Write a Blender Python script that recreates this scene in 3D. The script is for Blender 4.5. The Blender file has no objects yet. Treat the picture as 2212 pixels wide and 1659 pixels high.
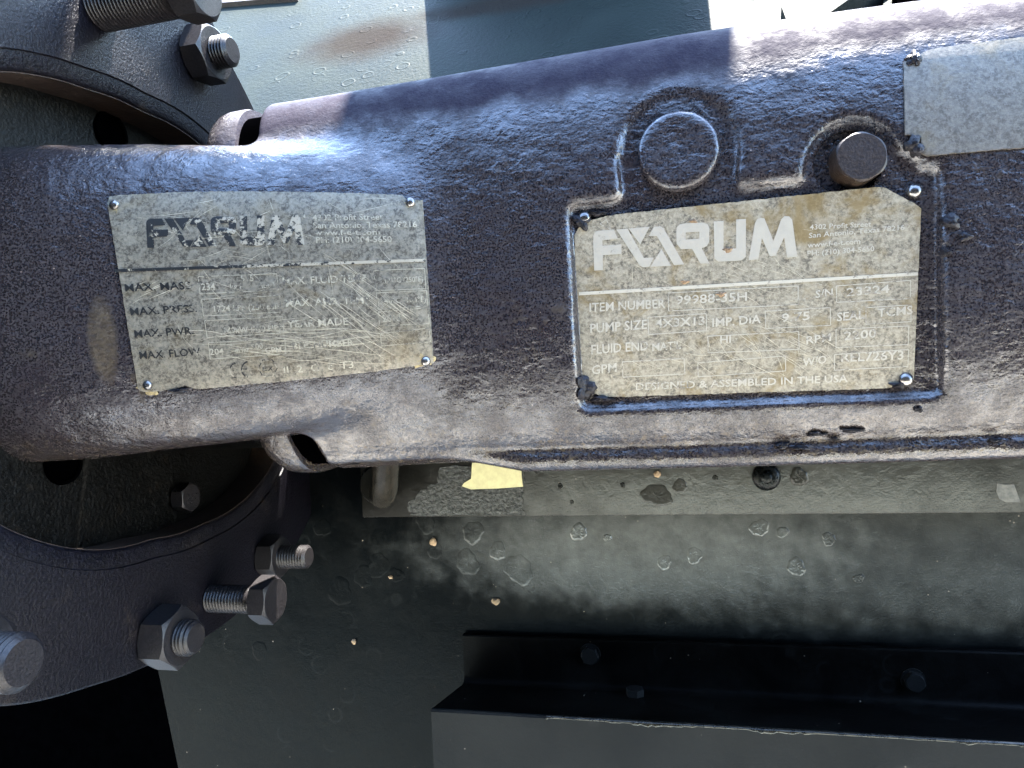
import bpy, bmesh, math, random
import numpy as np
from mathutils import Vector, Matrix
from mathutils.geometry import tessellate_polygon

# ------------------------------------------------------------------ frame, camera, light
random.seed(7)
RNG = np.random.default_rng(7)
SC = bpy.context.scene
COL = SC.collection
EL = math.radians(33)                      # the machine's front normal N leans 33 deg up from the horizon
RX = math.pi / 2 - EL                      # rotation of the machine frame (x along shaft, u up its face, n out of it)
ROT = Matrix.Rotation(RX, 3, 'X')
def W(p): return ROT @ Vector(p)

FPX = 1534.0                               # focal length in pixels of a 2212 px wide picture
CAM = np.array([0.0, 0.0, 0.36])
_x = np.array([6543., 333., -1534.]); _x /= np.linalg.norm(_x)
F_ = np.array([_x[2], 0, -math.sqrt(1 - _x[2] ** 2)])
_rn = -(F_[0] * _x[0]) / F_[2]
R_ = np.array([_x[0], -math.sqrt(max(0, 1 - _x[0] ** 2 - _rn ** 2)), _rn])
U_ = np.cross(R_, F_)
if U_[1] < 0: U_ = -U_
cam = bpy.data.cameras.new('camera'); cam_ob = bpy.data.objects.new('camera', cam); COL.objects.link(cam_ob)
cam.sensor_width = 36; cam.lens = FPX / 2212 * 36; cam.clip_start = 0.005; cam.clip_end = 400
m3 = Matrix((R_, U_, -F_)).transposed()
cam_ob.matrix_world = Matrix.Translation(W(CAM)) @ (ROT @ m3).to_4x4()
SC.camera = cam_ob

SUN_EL, SUN_AZ = math.radians(44), math.radians(10)      # azimuth from +Y towards +X
SDIR = Vector((math.sin(SUN_AZ) * math.cos(SUN_EL), math.cos(SUN_AZ) * math.cos(SUN_EL), math.sin(SUN_EL)))
world = bpy.data.worlds.new('World'); SC.world = world; world.use_nodes = True
wn = world.node_tree.nodes; wl = world.node_tree.links
sky = wn.new('ShaderNodeTexSky'); sky.sky_type = 'NISHITA'; sky.sun_disc = False
sky.sun_elevation = SUN_EL; sky.sun_rotation = SUN_AZ; sky.air_density = 1.0; sky.dust_density = 0.2; sky.ozone_density = 1.2
bg = wn['Background']; bg.inputs['Strength'].default_value = 0.135
wl.new(sky.outputs['Color'], bg.inputs['Color'])
sun = bpy.data.lights.new('sun', 'SUN'); sun.energy = 3.8; sun.angle = math.radians(0.5); sun.color = (1, 0.95, 0.88)
sun_ob = bpy.data.objects.new('sun', sun); COL.objects.link(sun_ob)
sun_ob.rotation_euler = SDIR.to_track_quat('Z', 'Y').to_euler()
SC.view_settings.view_transform = 'Standard'; SC.view_settings.look = 'None'
SC.view_settings.exposure = 4.62; SC.view_settings.gamma = 1

# ------------------------------------------------------------------ rays from picture positions to real planes
def rays(P):
    P = np.atleast_2d(np.asarray(P, float))
    a = (P[:, 0:1] - 1106) / FPX; b = -(P[:, 1:2] - 829.5) / FPX
    return F_ + R_ * a + U_ * b
def onN(px, py, n):
    d = rays([(px, py)])[0]; return CAM + d * ((n - CAM[2]) / d[2])
def onX(px, py, x):
    d = rays([(px, py)])[0]; return CAM + d * ((x - CAM[0]) / d[0])
def proj(p):
    v = np.asarray(p) - CAM; z = v @ F_
    return 1106 + FPX * (v @ R_) / z, 829.5 - FPX * (v @ U_) / z
ZAX = np.array([0, math.cos(EL), math.sin(EL)])          # world up in the machine frame
def onZ(px, py, z):
    d = rays([(px, py)])[0]; return CAM + d * ((z - CAM @ ZAX) / (d @ ZAX))

# ------------------------------------------------------------------ node helper
class NT:
    def __init__(s, name):
        s.m = bpy.data.materials.new(name); s.m.use_nodes = True
        s.t = s.m.node_tree; s.b = s.t.nodes['Principled BSDF']
        s.co = s.t.nodes.new('ShaderNodeTexCoord').outputs['Object']
    def put(s, sock, v):
        if hasattr(v, 'is_output'): s.t.links.new(v, sock)
        elif v is not None:
            if sock.type == 'RGBA' and len(v) == 3: v = (*v, 1)
            sock.default_value = v
    def noise(s, scale, detail=4, rough=.55, dist=0, vec=None, kind='Fac'):
        n = s.t.nodes.new('ShaderNodeTexNoise'); s.put(n.inputs['Vector'], vec or s.co)
        for k, v in (('Scale', scale), ('Detail', detail), ('Roughness', rough), ('Distortion', dist)): s.put(n.inputs[k], v)
        return n.outputs[kind]
    def voro(s, scale, feature='F1', vec=None, out='Distance', rnd=1):
        n = s.t.nodes.new('ShaderNodeTexVoronoi'); n.feature = feature; s.put(n.inputs['Vector'], vec or s.co)
        s.put(n.inputs['Scale'], scale); s.put(n.inputs['Randomness'], rnd); return n.outputs[out]
    def wave(s, scale, dist, vec=None, detail=3, dscale=1):
        n = s.t.nodes.new('ShaderNodeTexWave'); s.put(n.inputs['Vector'], vec or s.co)
        for k, v in (('Scale', scale), ('Distortion', dist), ('Detail', detail), ('Detail Scale', dscale)): s.put(n.inputs[k], v)
        return n.outputs['Fac']
    def map(s, scale=(1, 1, 1), rot=(0, 0, 0), loc=(0, 0, 0), vec=None):
        n = s.t.nodes.new('ShaderNodeMapping'); s.put(n.inputs['Vector'], vec or s.co)
        n.inputs['Scale'].default_value = scale; n.inputs['Rotation'].default_value = rot; n.inputs['Location'].default_value = loc
        return n.outputs['Vector']
    def rng(s, v, a, b, c=0., d=1., smooth=True):
        n = s.t.nodes.new('ShaderNodeMapRange'); n.interpolation_type = 'SMOOTHSTEP' if smooth else 'LINEAR'
        s.put(n.inputs['Value'], v)
        for i, k in enumerate((a, b, c, d)): s.put(n.inputs[i + 1], k)
        return n.outputs['Result']
    def math(s, op, a, b=0., c=None):
        n = s.t.nodes.new('ShaderNodeMath'); n.operation = op; s.put(n.inputs[0], a); s.put(n.inputs[1], b)
        if c is not None: s.put(n.inputs[2], c)
        return n.outputs[0]
    def mix(s, f, a, b):
        n = s.t.nodes.new('ShaderNodeMix'); n.data_type = 'RGBA'
        s.put(n.inputs[0], f); s.put(n.inputs[6], a); s.put(n.inputs[7], b); return n.outputs[2]
    def sep(s, vec=None):
        n = s.t.nodes.new('ShaderNodeSeparateXYZ'); s.put(n.inputs[0], vec or s.co); return n.outputs
    def bump(s, h, dist, strength=1., normal=None):
        n = s.t.nodes.new('ShaderNodeBump'); s.put(n.inputs['Height'], h); n.inputs['Distance'].default_value = dist
        s.put(n.inputs['Strength'], strength)
        if normal is not None: s.put(n.inputs['Normal'], normal)
        return n.outputs['Normal']
    def out(s, **k):
        for a, v in k.items():
            s.put(s.b.inputs[{'color': 'Base Color', 'rough': 'Roughness', 'metal': 'Metallic', 'normal': 'Normal', 'coat': 'Coat Weight',
                              'coat_rough': 'Coat Roughness', 'spec': 'Specular IOR Level', 'coat_normal': 'Coat Normal'}[a]], v)
        return s.m

def ell_mask(t, c, r, edge=.35, nscale=40, namt=.5):
    """blotch with an uneven rim: c centre and r radii in object coordinates (x, y)"""
    x, y, z = t.sep()[0:3]
    a = t.math('POWER', t.math('DIVIDE', t.math('SUBTRACT', x, c[0]), r[0]), 2.)
    b = t.math('POWER', t.math('DIVIDE', t.math('SUBTRACT', y, c[1]), r[1]), 2.)
    d = t.math('SQRT', t.math('ADD', a, b))
    d = t.math('ADD', d, t.math('MULTIPLY', t.math('SUBTRACT', t.noise(nscale, 4), .5), namt))
    return t.rng(d, 1 + edge, 1 - edge)

def make_casting_paint():
    t = NT('casting_paint')
    x, u, n = t.sep()[0:3]
    grain = t.noise(900, 3, .6)
    fine = t.noise(330, 4, .6)
    lump = t.noise(70, 4, .55)
    st = t.map((1, 1.9, 1), (0, 0, .5)); wr = t.noise(150, 4, .6, .8, st)
    big = t.noise(22, 4, .6)
    bandy = t.math('ADD', t.math('ADD', u, FR_ORG[1]), t.math('MULTIPLY', t.math('SUBTRACT', t.noise(30, 4), .5), .03))
    low = t.math('MULTIPLY', t.rng(bandy, -.005, -.042), t.rng(t.math('ADD', u, FR_ORG[1]), -.0475, -.0435))                        # dust settled along the lower flank
    dust = t.math('MULTIPLY', low, t.rng(t.noise(300, 6, .72), .50, .68))
    dust = t.math('MAXIMUM', dust, t.math('MULTIPLY', t.rng(t.noise(26, 5, .7), .62, .72), .5))
    smear = ell_mask(t, (SM[0] - FR_ORG[0], SM[1] - FR_ORG[1]), (.0065, .021), .3, 90, .25)
    dust = t.math('MAXIMUM', dust, t.math('MULTIPLY', smear, t.rng(t.noise(400, 3), .3, .7, .35, .75)))
    specks = t.rng(t.voro(170), .075, .05)
    specks = t.math('MULTIPLY', specks, t.rng(t.noise(60, 2), .55, .62))
    base = t.mix(t.rng(grain, .34, .70), (.0085, .0068, .0074), (.036, .031, .0315))
    base = t.mix(t.rng(big, .5, .7, 0, .5), base, (.016, .0115, .0125))
    col = t.mix(t.math('MULTIPLY', dust, .5), base, (.105, .078, .042))
    col = t.mix(specks, col, (.18, .14, .11))
    gl = t.math('ADD', t.rng(t.noise(55, 5, .65), .36, .64), t.math('MULTIPLY', t.math('SUBTRACT', t.noise(220, 4, .7), .5), .8))
    r = t.math('ADD', t.rng(gl, 0., 1., .27, .10, False), t.math('MULTIPLY', dust, .08))
    spec = t.math('MULTIPLY', t.rng(gl, 0., 1., .40, .75, False), t.math('SUBTRACT', 1., t.math('MULTIPLY', dust, .3)))
    lit_rim = t.math('MULTIPLY', t.rng(t.math('ADD', t.math('ADD', u, FR_ORG[1]), t.math('MULTIPLY', t.math('SUBTRACT', t.noise(35, 4), .5), .02)), .140, .156), t.rng(x, -.27, -.24))
    r = t.math('ADD', r, t.math('MULTIPLY', lit_rim, .5)); spec = t.math('MULTIPLY', spec, t.math('SUBTRACT', 1., t.math('MULTIPLY', lit_rim, .93)))
    col = t.mix(t.math('MULTIPLY', lit_rim, .75), col, (.0190, .0165, .0255))  # lavender of the sunlit upper rim put into the colour, its glare dulled
    smo = t.math('SUBTRACT', .8, t.math('MULTIPLY', lit_rim, .55))
    nm = t.bump(lump, .0019, smo)
    nm = t.bump(wr, .0006, smo, nm)
    nm = t.bump(fine, .00032, .8, nm)
    nm = t.bump(grain, .00012, .8, nm)
    return t.out(color=col, rough=r, normal=nm, spec=spec)

def make_black_paint(name, c1, c2, rough, gscale=600, gdist=.0004, lscale=60, ldist=.001, tan=.25, spec=.22):
    t = NT(name)
    g = t.noise(gscale, 4, .65); l = t.noise(lscale, 4, .55); big = t.noise(14, 5, .6)
    col = t.mix(t.rng(g, .35, .7), c1, c2)
    col = t.mix(t.math('MULTIPLY', t.rng(t.noise(35, 6, .7), .56, .72), tan), col, (.06, .045, .03))
    r = t.math('ADD', t.rng(big, .3, .7, rough[0], rough[1]), t.math('MULTIPLY', t.math('SUBTRACT', g, .5), .15))
    nm = t.bump(l, ldist, .8); nm = t.bump(g, gdist, .9, nm)
    return t.out(color=col, rough=r, normal=nm, spec=spec)

def make_skid_paint(name, c1, c2, dusty, rough=(.2, .32), ldist=.00028, glare_at=None, glare_col=(.074, .074, .068), sp0=.02, glare_sp=.3):
    """glossy green-black paint over steel with dust film, blisters and drip rings"""
    t = NT(name)
    big = t.noise(9, 6, .62); g = t.noise(700, 3, .6); l = t.noise(110, 4, .55, .4)
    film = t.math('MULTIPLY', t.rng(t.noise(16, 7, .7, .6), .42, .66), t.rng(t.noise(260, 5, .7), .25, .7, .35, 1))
    col = t.mix(t.rng(big, .35, .65), c1, c2)
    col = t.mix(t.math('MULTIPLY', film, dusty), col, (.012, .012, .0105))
    ring = t.voro(34); rr = t.math('ABSOLUTE', t.math('SUBTRACT', ring, .27))
    ringm = t.math('MULTIPLY', t.rng(rr, .045, .012), t.rng(t.noise(25, 2), .5, .6))
    col = t.mix(t.math('MULTIPLY', ringm, .04), col, (.06, .06, .055))
    sp = t.math('MULTIPLY', t.rng(t.voro(90), .06, .04), t.rng(t.noise(30, 2), .5, .6))
    col = t.mix(sp, col, (.16, .13, .10))
    r = t.math('ADD', t.rng(big, .3, .7, rough[0], rough[1]), t.math('MULTIPLY', film, .15))
    spec = sp0
    if glare_at:
        glare_m = t.math('MAXIMUM', ell_mask(t, glare_at[0], glare_at[1], .65, 42, 1.2), t.math('MULTIPLY', ell_mask(t, (glare_at[0][0] + .2, glare_at[0][1] + .002), (.30, .047), .6, 50, 1.2), .38)); col = t.mix(t.math('MULTIPLY', glare_m, t.rng(t.noise(45, 6, .7), .3, .7, .55, .95)), col, glare_col)  # pale glossy blotch paints a bright reflection into the colour
        r = t.math('MULTIPLY', r, t.math('SUBTRACT', 1., t.math('MULTIPLY', glare_m, .55))); spec = t.math('ADD', sp0, t.math('MULTIPLY', glare_m, glare_sp))
    h = t.math('ADD', l, t.math('MULTIPLY', ringm, .04))
    nm = t.bump(h, ldist, .7); nm = t.bump(g, .0002, .7, nm)
    return t.out(color=col, rough=r, normal=nm, spec=spec)

def make_plate_metal(name, c1, c2, yellow, metal, rough, seed):
    t = NT(name)
    v = t.map((1, 1, 1), (0, 0, 0), (seed, seed * .7, 0))
    a = t.noise(210, 6, .75, .3, v); b = t.noise(38, 5, .65, .5, v); fine = t.noise(620, 5, .75, .2, v)
    brush = t.noise(260, 3, .6, 0, t.map((1, 14, 1), (0, 0, -.55)))
    col = t.mix(t.rng(a, .38, .62), c1, c2)
    col = t.mix(t.rng(fine, .42, .62, 0, .8), col, tuple(k * 1.35 for k in c2))
    col = t.mix(t.math('MULTIPLY', t.rng(b, .5, .68), yellow), col, (.16, .11, .04))
    sp = t.math('MULTIPLY', t.rng(t.noise(130, 5, .8, 0, v), .64, .72), t.rng(t.noise(20, 3, .5, 0, v), .48, .6))
    col = t.mix(t.math('MULTIPLY', sp, yellow), col, (.17, .09, .02))
    dk = t.rng(t.noise(420, 5, .8, 0, v), .66, .74)
    col = t.mix(t.math('MULTIPLY', dk, .6), col, (.02, .018, .015))
    r = t.math('ADD', t.rng(a, .3, .7, rough[0], rough[1]), t.math('MULTIPLY', t.math('SUBTRACT', brush, .5), .12))
    nm = t.bump(b, .0008, .5); nm = t.bump(fine, .00012, .6, nm); nm = t.bump(brush, .00008, .6, nm)
    return t.out(color=col, rough=r, metal=metal, normal=nm)

def make_flat(name, c, rough=.5, metal=0., var=.25, scale=300, spec=.5):
    t = NT(name); g = t.noise(scale, 5, .65)
    lo = tuple(k * (1 - var) for k in c); hi = tuple(min(1, k * (1 + var)) for k in c)
    return t.out(color=t.mix(t.rng(g, .35, .65), lo, hi), rough=rough, metal=metal, normal=t.bump(g, .0002, .5), spec=spec)

M = {}
M['flange'] = make_black_paint('flange_paint', (0.0009, 0.0008, 0.0016), (0.0045, 0.0040, 0.0060), (.30, .46), 520, .0009, 50, .0006, .12, .12)
M['rough_black'] = make_black_paint('rough_black_paint', (0.0004, 0.0004, 0.0004), (0.0026, 0.0026, 0.0023), (.30, .45), 420, .0009, 60, .0012, .12, .08)
M['rust'] = make_black_paint('rusty_bore', (0.0072, 0.0043, 0.0032), (0.0234, 0.0126, 0.0079), (.5, .7), 380, .0005, 60, .0008, .2, .3)
M['bolt'] = make_black_paint('bolt_steel', (.0042, .0037, .0042), (.0150, .0135, .0140), (.28, .42), 900, .00015, 80, .0002, .2)
M['plug'] = make_black_paint('plug_paint', (.0110, .0070, .0048), (.0280, .0190, .0130), (.34, .48), 900, .00018, 60, .0006, .35)
M['skid'] = make_skid_paint('skid_paint', (.0008, .0011, .0013), (.0017, .0022, .0025), .15, glare_at=(tuple(onN(1430, 1190, -.225)[:2] - np.array([0, -.2])), (.15, .035)))
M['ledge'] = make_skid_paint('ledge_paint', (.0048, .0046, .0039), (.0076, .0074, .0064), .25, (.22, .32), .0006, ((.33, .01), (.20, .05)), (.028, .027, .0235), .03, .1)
M['channel'] = make_skid_paint('channel_paint', (.0011, .0011, .0011), (.0022, .0021, .0020), .25, (.3, .4))
M['lip'] = make_skid_paint('lip_paint', (.0062, .0064, .0066), (.0105, .0106, .0104), .3, (.28, .4))
M['stipple'] = make_black_paint('stippled_primer', (0.0108, 0.0108, 0.0101), (0.0360, 0.0360, 0.0324), (.18, .3), 330, .0012, 90, .001, .1)
M['blister'] = make_black_paint('blistered_paint', (0.0012, 0.0016, 0.0018), (0.0060, 0.0066, 0.0066), (.2, .32), 300, .0006, 80, .0006, .1, .1)
M['plate_l'] = make_plate_metal('worn_plate_metal', (.062, .054, .042), (.182, .162, .120), .28, .5, (.36, .5), .0)
M['plate_r'] = make_plate_metal('stained_plate_metal', (.098, .083, .060), (.238, .208, .146), .85, .35, (.4, .55), .31)
M['plate_t'] = make_plate_metal('blank_plate_metal', (.075, .064, .050), (.125, .110, .086), .3, .45, (.38, .5), .77)
M['rivet'] = make_flat('rivet_steel', (.16, .15, .14), .22, .85, .4)
def make_etched(name, c, back, scale, cut):
    t = NT(name); g = t.noise(scale, 5, .7); k = t.math('ADD', g, t.math('MULTIPLY', t.math('SUBTRACT', t.noise(28, 3), .5), .5))
    return t.out(color=t.mix(t.rng(k, cut - .06, cut + .06), back, t.mix(g, tuple(v * .8 for v in c), c)), rough=.45, metal=.1, normal=t.bump(g, .0002, .5))
M['pale'] = make_etched('pale_lettering', (.37, .335, .255), (.14, .12, .09), 300, .38)
M['pale_logo'] = make_etched('pale_logo_print', (.32, .29, .225), (.20, .185, .14), 300, .30)
M['pale_warm'] = make_etched('etched_lettering', (.33, .295, .21), (.09, .08, .062), 300, .45)
M['scratch'] = make_flat('bright_scratch', (.42, .37, .26), .4, .3, .2, 500)
M['tape'] = make_flat('yellow_tape', (.33, .295, .15), .6, 0, .1, 160)
M['clod'] = make_flat('dry_dirt', (.17, .11, .06), .9, 0, .35, 250)
M['ochre'] = make_flat('ochre_corrosion', (.19, .145, .065), .7, 0, .45, 500)
M['mark'] = make_flat('faded_paint_mark', (.055, .050, .038), .6, 0, .35, 300)
M['brace'] = make_black_paint('brace_paint', (.010, .0115, .0105), (.017, .019, .0175), (.6, .7), 300, .0004, 60, .0005, .2, .02)
M['rod'] = make_flat('worn_rod_steel', (.030, .026, .020), .25, .5, .5, 200)
M['chip'] = make_flat('pale_chip', (.13, .11, .08), .7, 0, .3, 250)
M['sealant'] = make_black_paint('black_sealant', (0.0036, 0.0032, 0.0043), (0.0126, 0.0108, 0.0130), (.3, .4), 500, .0008, 150, .002, .1)
M['void'] = make_flat('shade_black', (.00015, .00015, .0002), 1., 0, .2, 60, 0.)  # near-black that stands for shade in gaps, also used on light blockers

def make_worn_print():
    t = NT('worn_black_print'); x, u, n = t.sep()[0:3]
    k = t.math('ADD', t.noise(260, 5, .75), t.math('MULTIPLY', t.rng(x, -.30, -.17, .17, -.07, False), 1.))
    return t.out(color=t.mix(t.rng(k, .47, .53), (.25, .22, .16), (.009, .009, .008)), rough=.5, metal=.15)
M['worn'] = make_worn_print()

DK0 = np.array([0., .135, -.25]); _phi = math.radians(74)          # deck falls gently towards the viewer
DKN = np.array(ROT.transposed() @ Vector((0, -math.cos(_phi), math.sin(_phi)))); DKU = np.array(ROT.transposed() @ Vector((0, math.sin(_phi), math.cos(_phi))))
def onP(px, py, h=0.):
    d = rays([(px, py)])[0]; return CAM + d * (((DK0 + DKN * h - CAM) @ DKN) / (d @ DKN))
def make_ground():
    t = NT('pale_gravel'); g = t.noise(40, 6, .7); b = t.noise(.8, 5, .6)
    return t.out(color=t.mix(t.rng(b, .3, .7), t.mix(g, (.38, .34, .28), (.52, .47, .39)), (.55, .50, .42)), rough=.95, normal=t.bump(g, .02, .8))
M['ground'] = make_ground()
DECK_ORG = (0, 0, 0)
def make_deck():
    t = NT('deck_paint')
    l = t.noise(190, 4, .6); g = t.noise(520, 4, .7); big = t.noise(12, 5, .6)
    col = t.mix(t.rng(big, .35, .65), (.0125, .0160, .0142), (.0160, .0205, .0180))
    col = t.mix(t.math('MULTIPLY', t.rng(g, .5, .7), .3), col, (.030, .037, .033))
    wc = Vector(onP(790, 85)) - Vector(DECK_ORG)
    st = ell_mask(t, (wc.x, wc.y), (.085, .042), .6, 30, .6)
    st2 = ell_mask(t, (wc.x + .2, wc.y + .03), (.14, .022), .6, 30, .7)
    mud = t.math('MAXIMUM', st, st2)
    col = t.mix(t.math('MULTIPLY', mud, .42), col, (.026, .0145, .0115))
    ring = t.voro(30); rr = t.math('ABSOLUTE', t.math('SUBTRACT', ring, .25))
    ringm = t.math('MULTIPLY', t.rng(rr, .06, .01), t.rng(t.noise(18, 2), .42, .55))
    nm = t.bump(t.math('ADD', l, t.math('MULTIPLY', ringm, .5)), .0013, .9); nm = t.bump(g, .0003, .9, nm)
    return t.out(color=col, rough=t.math('ADD', t.rng(big, .3, .7, .54, .64), t.math('MULTIPLY', mud, .05)), normal=nm, spec=t.math('SUBTRACT', .022, t.math('MULTIPLY', mud, .02)))

# ------------------------------------------------------------------ object helpers
def tag(o, label=None, cat=None, group=None, kind=None):
    for k, v in (('label', label), ('category', cat), ('group', group), ('kind', kind)):
        if v: o[k] = v
    return o
def thing(name, loc, label, cat, group=None):
    o = bpy.data.objects.new(name, None); o.empty_display_size = .02; COL.objects.link(o)
    o.location = W(loc); o.rotation_euler = (RX, 0, 0); tag(o, label, cat, group)
    o['_o'] = tuple(float(k) for k in loc); return o
def mesh_ob(name, V, Fc, mat, parent=None, sharp=35, smooth=True, org=None):
    """V are machine-frame coordinates; parented meshes are stored relative to their thing"""
    me = bpy.data.meshes.new(name)
    V = np.asarray(V, float)
    p, top = parent, None
    while p is not None: top = p; p = p.parent
    o = bpy.data.objects.new(name, me); COL.objects.link(o)
    if parent is None:
        org = V.mean(0) if org is None else np.asarray(org); o.location = W(org); o.rotation_euler = (RX, 0, 0)
    else:
        org = np.array(top['_o']); o.parent = parent
    me.from_pydata((V - org).tolist(), [], [tuple(map(int, f)) for f in Fc]); me.update()
    bm = bmesh.new(); bm.from_mesh(me); bmesh.ops.recalc_face_normals(bm, faces=bm.faces); bm.to_mesh(me); bm.free()
    if smooth:
        me.shade_smooth()
        if sharp: me.set_sharp_from_angle(angle=math.radians(sharp))
    me.materials.append(mat); 
    if parent is None: o['_o'] = tuple(float(k) for k in org)
    return o
def lathe(prof, K=32, cap0=True, cap1=True):
    """profile [(z, r)] or [(z, callable)] round +Z -> V, F"""
    V, Fc = [], []
    for z, r in prof:
        for k in range(K):
            a = 2 * math.pi * k / K
            rr, zz = (r(a) if callable(r) else r), (z(a) if callable(z) else z)
            V.append((rr * math.cos(a), rr * math.sin(a), zz))
    for i in range(len(prof) - 1):
        for k in range(K):
            j = (k + 1) % K; Fc.append((i * K + k, i * K + j, (i + 1) * K + j, (i + 1) * K + k))
    if cap0: Fc.append(tuple(range(K))[::-1])
    if cap1: Fc.append(tuple(range((len(prof) - 1) * K, len(prof) * K)))
    return np.array(V), Fc
def place(V, axis, loc, spin=0):
    """turn a +Z shape onto a machine-frame axis"""
    q = Vector(axis).to_track_quat('Z', 'Y').to_matrix() @ Matrix.Rotation(spin, 3, 'Z')
    return np.asarray(V) @ np.array(q).T + np.asarray(loc)
def hexr(af):
    return lambda a: af / 2 / math.cos(((a + math.pi / 6) % (math.pi / 3)) - math.pi / 6)
def hex_prof(af, h, both=True, worn=9.):
    R0 = hexr(af); R = lambda a: min(R0(a), af / 2 * worn); rc = af / 2 * .97
    ch = lambda a: (R(a) - rc) * .58
    p = [(h, rc * .9), (h, rc), (lambda a: h - ch(a), R)]
    b = [(lambda a: ch(a) if both else 0, R), (0, rc if both else R)]
    return [(0, rc * .5)] * 0 + b[::-1] + p[::-1]
def thread_prof(r, L, pitch=.0022):
    pr = []; z = 0
    while z < L - pitch * 1.3:
        pr += [(z, r * .88), (z + pitch * .35, r), (z + pitch * .55, r)]; z += pitch
    pr += [(z, r * .88), (L - r * .12, r * .9), (L, r * .76), (L, r * .3)]
    return pr
def box(x0, x1, u0, u1, n0, n1, bev=.001, seg=2):
    bm = bmesh.new(); bmesh.ops.create_cube(bm, size=1)
    for v in bm.verts: v.co = Vector(((x0 + x1) / 2 + v.co.x * (x1 - x0), (u0 + u1) / 2 + v.co.y * (u1 - u0), (n0 + n1) / 2 + v.co.z * (n1 - n0)))
    if bev: bmesh.ops.bevel(bm, geom=bm.edges[:], offset=bev, segments=seg, affect='EDGES', profile=.5)
    V = [tuple(v.co) for v in bm.verts]; Fc = [[v.index for v in f.verts] for f in bm.faces]; bm.free(); return V, Fc
def prism(poly, d0, d1):
    """closed loop of 3-D points given at two depths (arrays of equal length)"""
    n = len(poly); V = list(d0) + list(d1)
    Fc = [tuple(range(n)), tuple(range(n, 2 * n))[::-1]] + [(i, (i + 1) % n, n + (i + 1) % n, n + i) for i in range(n)]
    return V, Fc
def join(*parts):
    V, Fc = [], []
    for v, f in parts:
        o = len(V); V += [tuple(p) for p in v]; Fc += [tuple(i + o for i in q) for q in f]
    return V, Fc

# ------------------------------------------------------------------ casting as one implicit surface
def silh(pts, n):
    P = np.array([onN(a, b, n) for a, b in pts]); o = np.argsort(P[:, 0]); return P[o, 0], P[o, 1]
NS = -.05
B_TOP = silh([(300, 300), (590, 244), (740, 221), (960, 185), (1475, 97), (1755, 57), (1941, 32), (2212, 4), (2700, -60)], NS)
B_BOT = silh([(300, 1036), (650, 1023), (737, 1020), (1070, 1004), (1475, 994), (2212, 971), (2700, 955)], NS)
CRP = [(-300, .074), (-100, .066), (0, .060), (150, .049), (300, .038), (500, .026), (700, .017), (900, .007), (1060, -.010), (1300, -.05)]
def crown_px(px): return float(np.interp(px, [a for a, b in CRP], [b for a, b in CRP]))
_c = sorted([(onN(a, 650, b)[0], b) for a, b in CRP]); CRX = [a for a, b in _c]; CRN = [b for a, b in _c]
def silh_a(pts):
    P = np.array([onN(a, b, crown_px(a) - .026) for a, b in pts]); o = np.argsort(P[:, 0]); return P[o, 0], P[o, 1]
A_TOP = silh_a([(-300, 320), (-100, 317), (0, 315), (150, 311), (333, 307), (737, 306), (880, 318), (1000, 340), (1100, 400)])
A_BOT = silh_a([(-300, 1025), (-100, 1012), (0, 1005), (190, 993), (400, 968), (563, 950), (737, 928), (900, 897), (1000, 880), (1100, 850)])
XLT, XLB = onN(606, 270, -.04), onN(756, 1000, -.055)
def xl_of(u): return XLB[0] + (XLT[0] - XLB[0]) * (u - XLB[1]) / (XLT[1] - XLB[1])
def smin(a, b, k):
    h = np.clip(.5 + .5 * (b - a) / k, 0, 1); return b + (a - b) * h - k * h * (1 - h)
def smax(a, b, k): return -smin(-a, -b, k)
def sell(u, n, uc, h, nc, df, db, p):
    d = np.where(n > nc, df, db)
    a = np.abs(u - uc) / h + 1e-6; b = np.abs(n - nc) / d + 1e-6
    g = a ** p + b ** p; q = g ** (1 / p)
    gr = q ** (1 - p) * np.sqrt((a ** (p - 1) / h) ** 2 + (b ** (p - 1) / d) ** 2)
    return np.clip((q - 1) / np.maximum(gr, 1e-3), -.03, .08)
def rot2(P, c, a):
    x, u = P[0] - c[0], P[1] - c[1]; return x * math.cos(a) + u * math.sin(a), -x * math.sin(a) + u * math.cos(a)
PC = onN(1614, 640, -.008); PANG = math.atan2(onN(1975, 838, -.01)[1] - onN(1250, 868, -.01)[1], onN(1975, 838, -.01)[0] - onN(1250, 868, -.01)[0])
PHW = np.linalg.norm(onN(2002, 630, -.008)[:2] - onN(1228, 655, -.008)[:2]) / 2
PHH = np.linalg.norm(onN(1620, 415, -.006)[:2] - onN(1614, 872, -.012)[:2]) / 2
DISC = onN(1465, 326, -.004); BOLT = onN(1838, 350, -.004)
def pl_n(u): return -.0042 + .1 * (u - .078)
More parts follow.
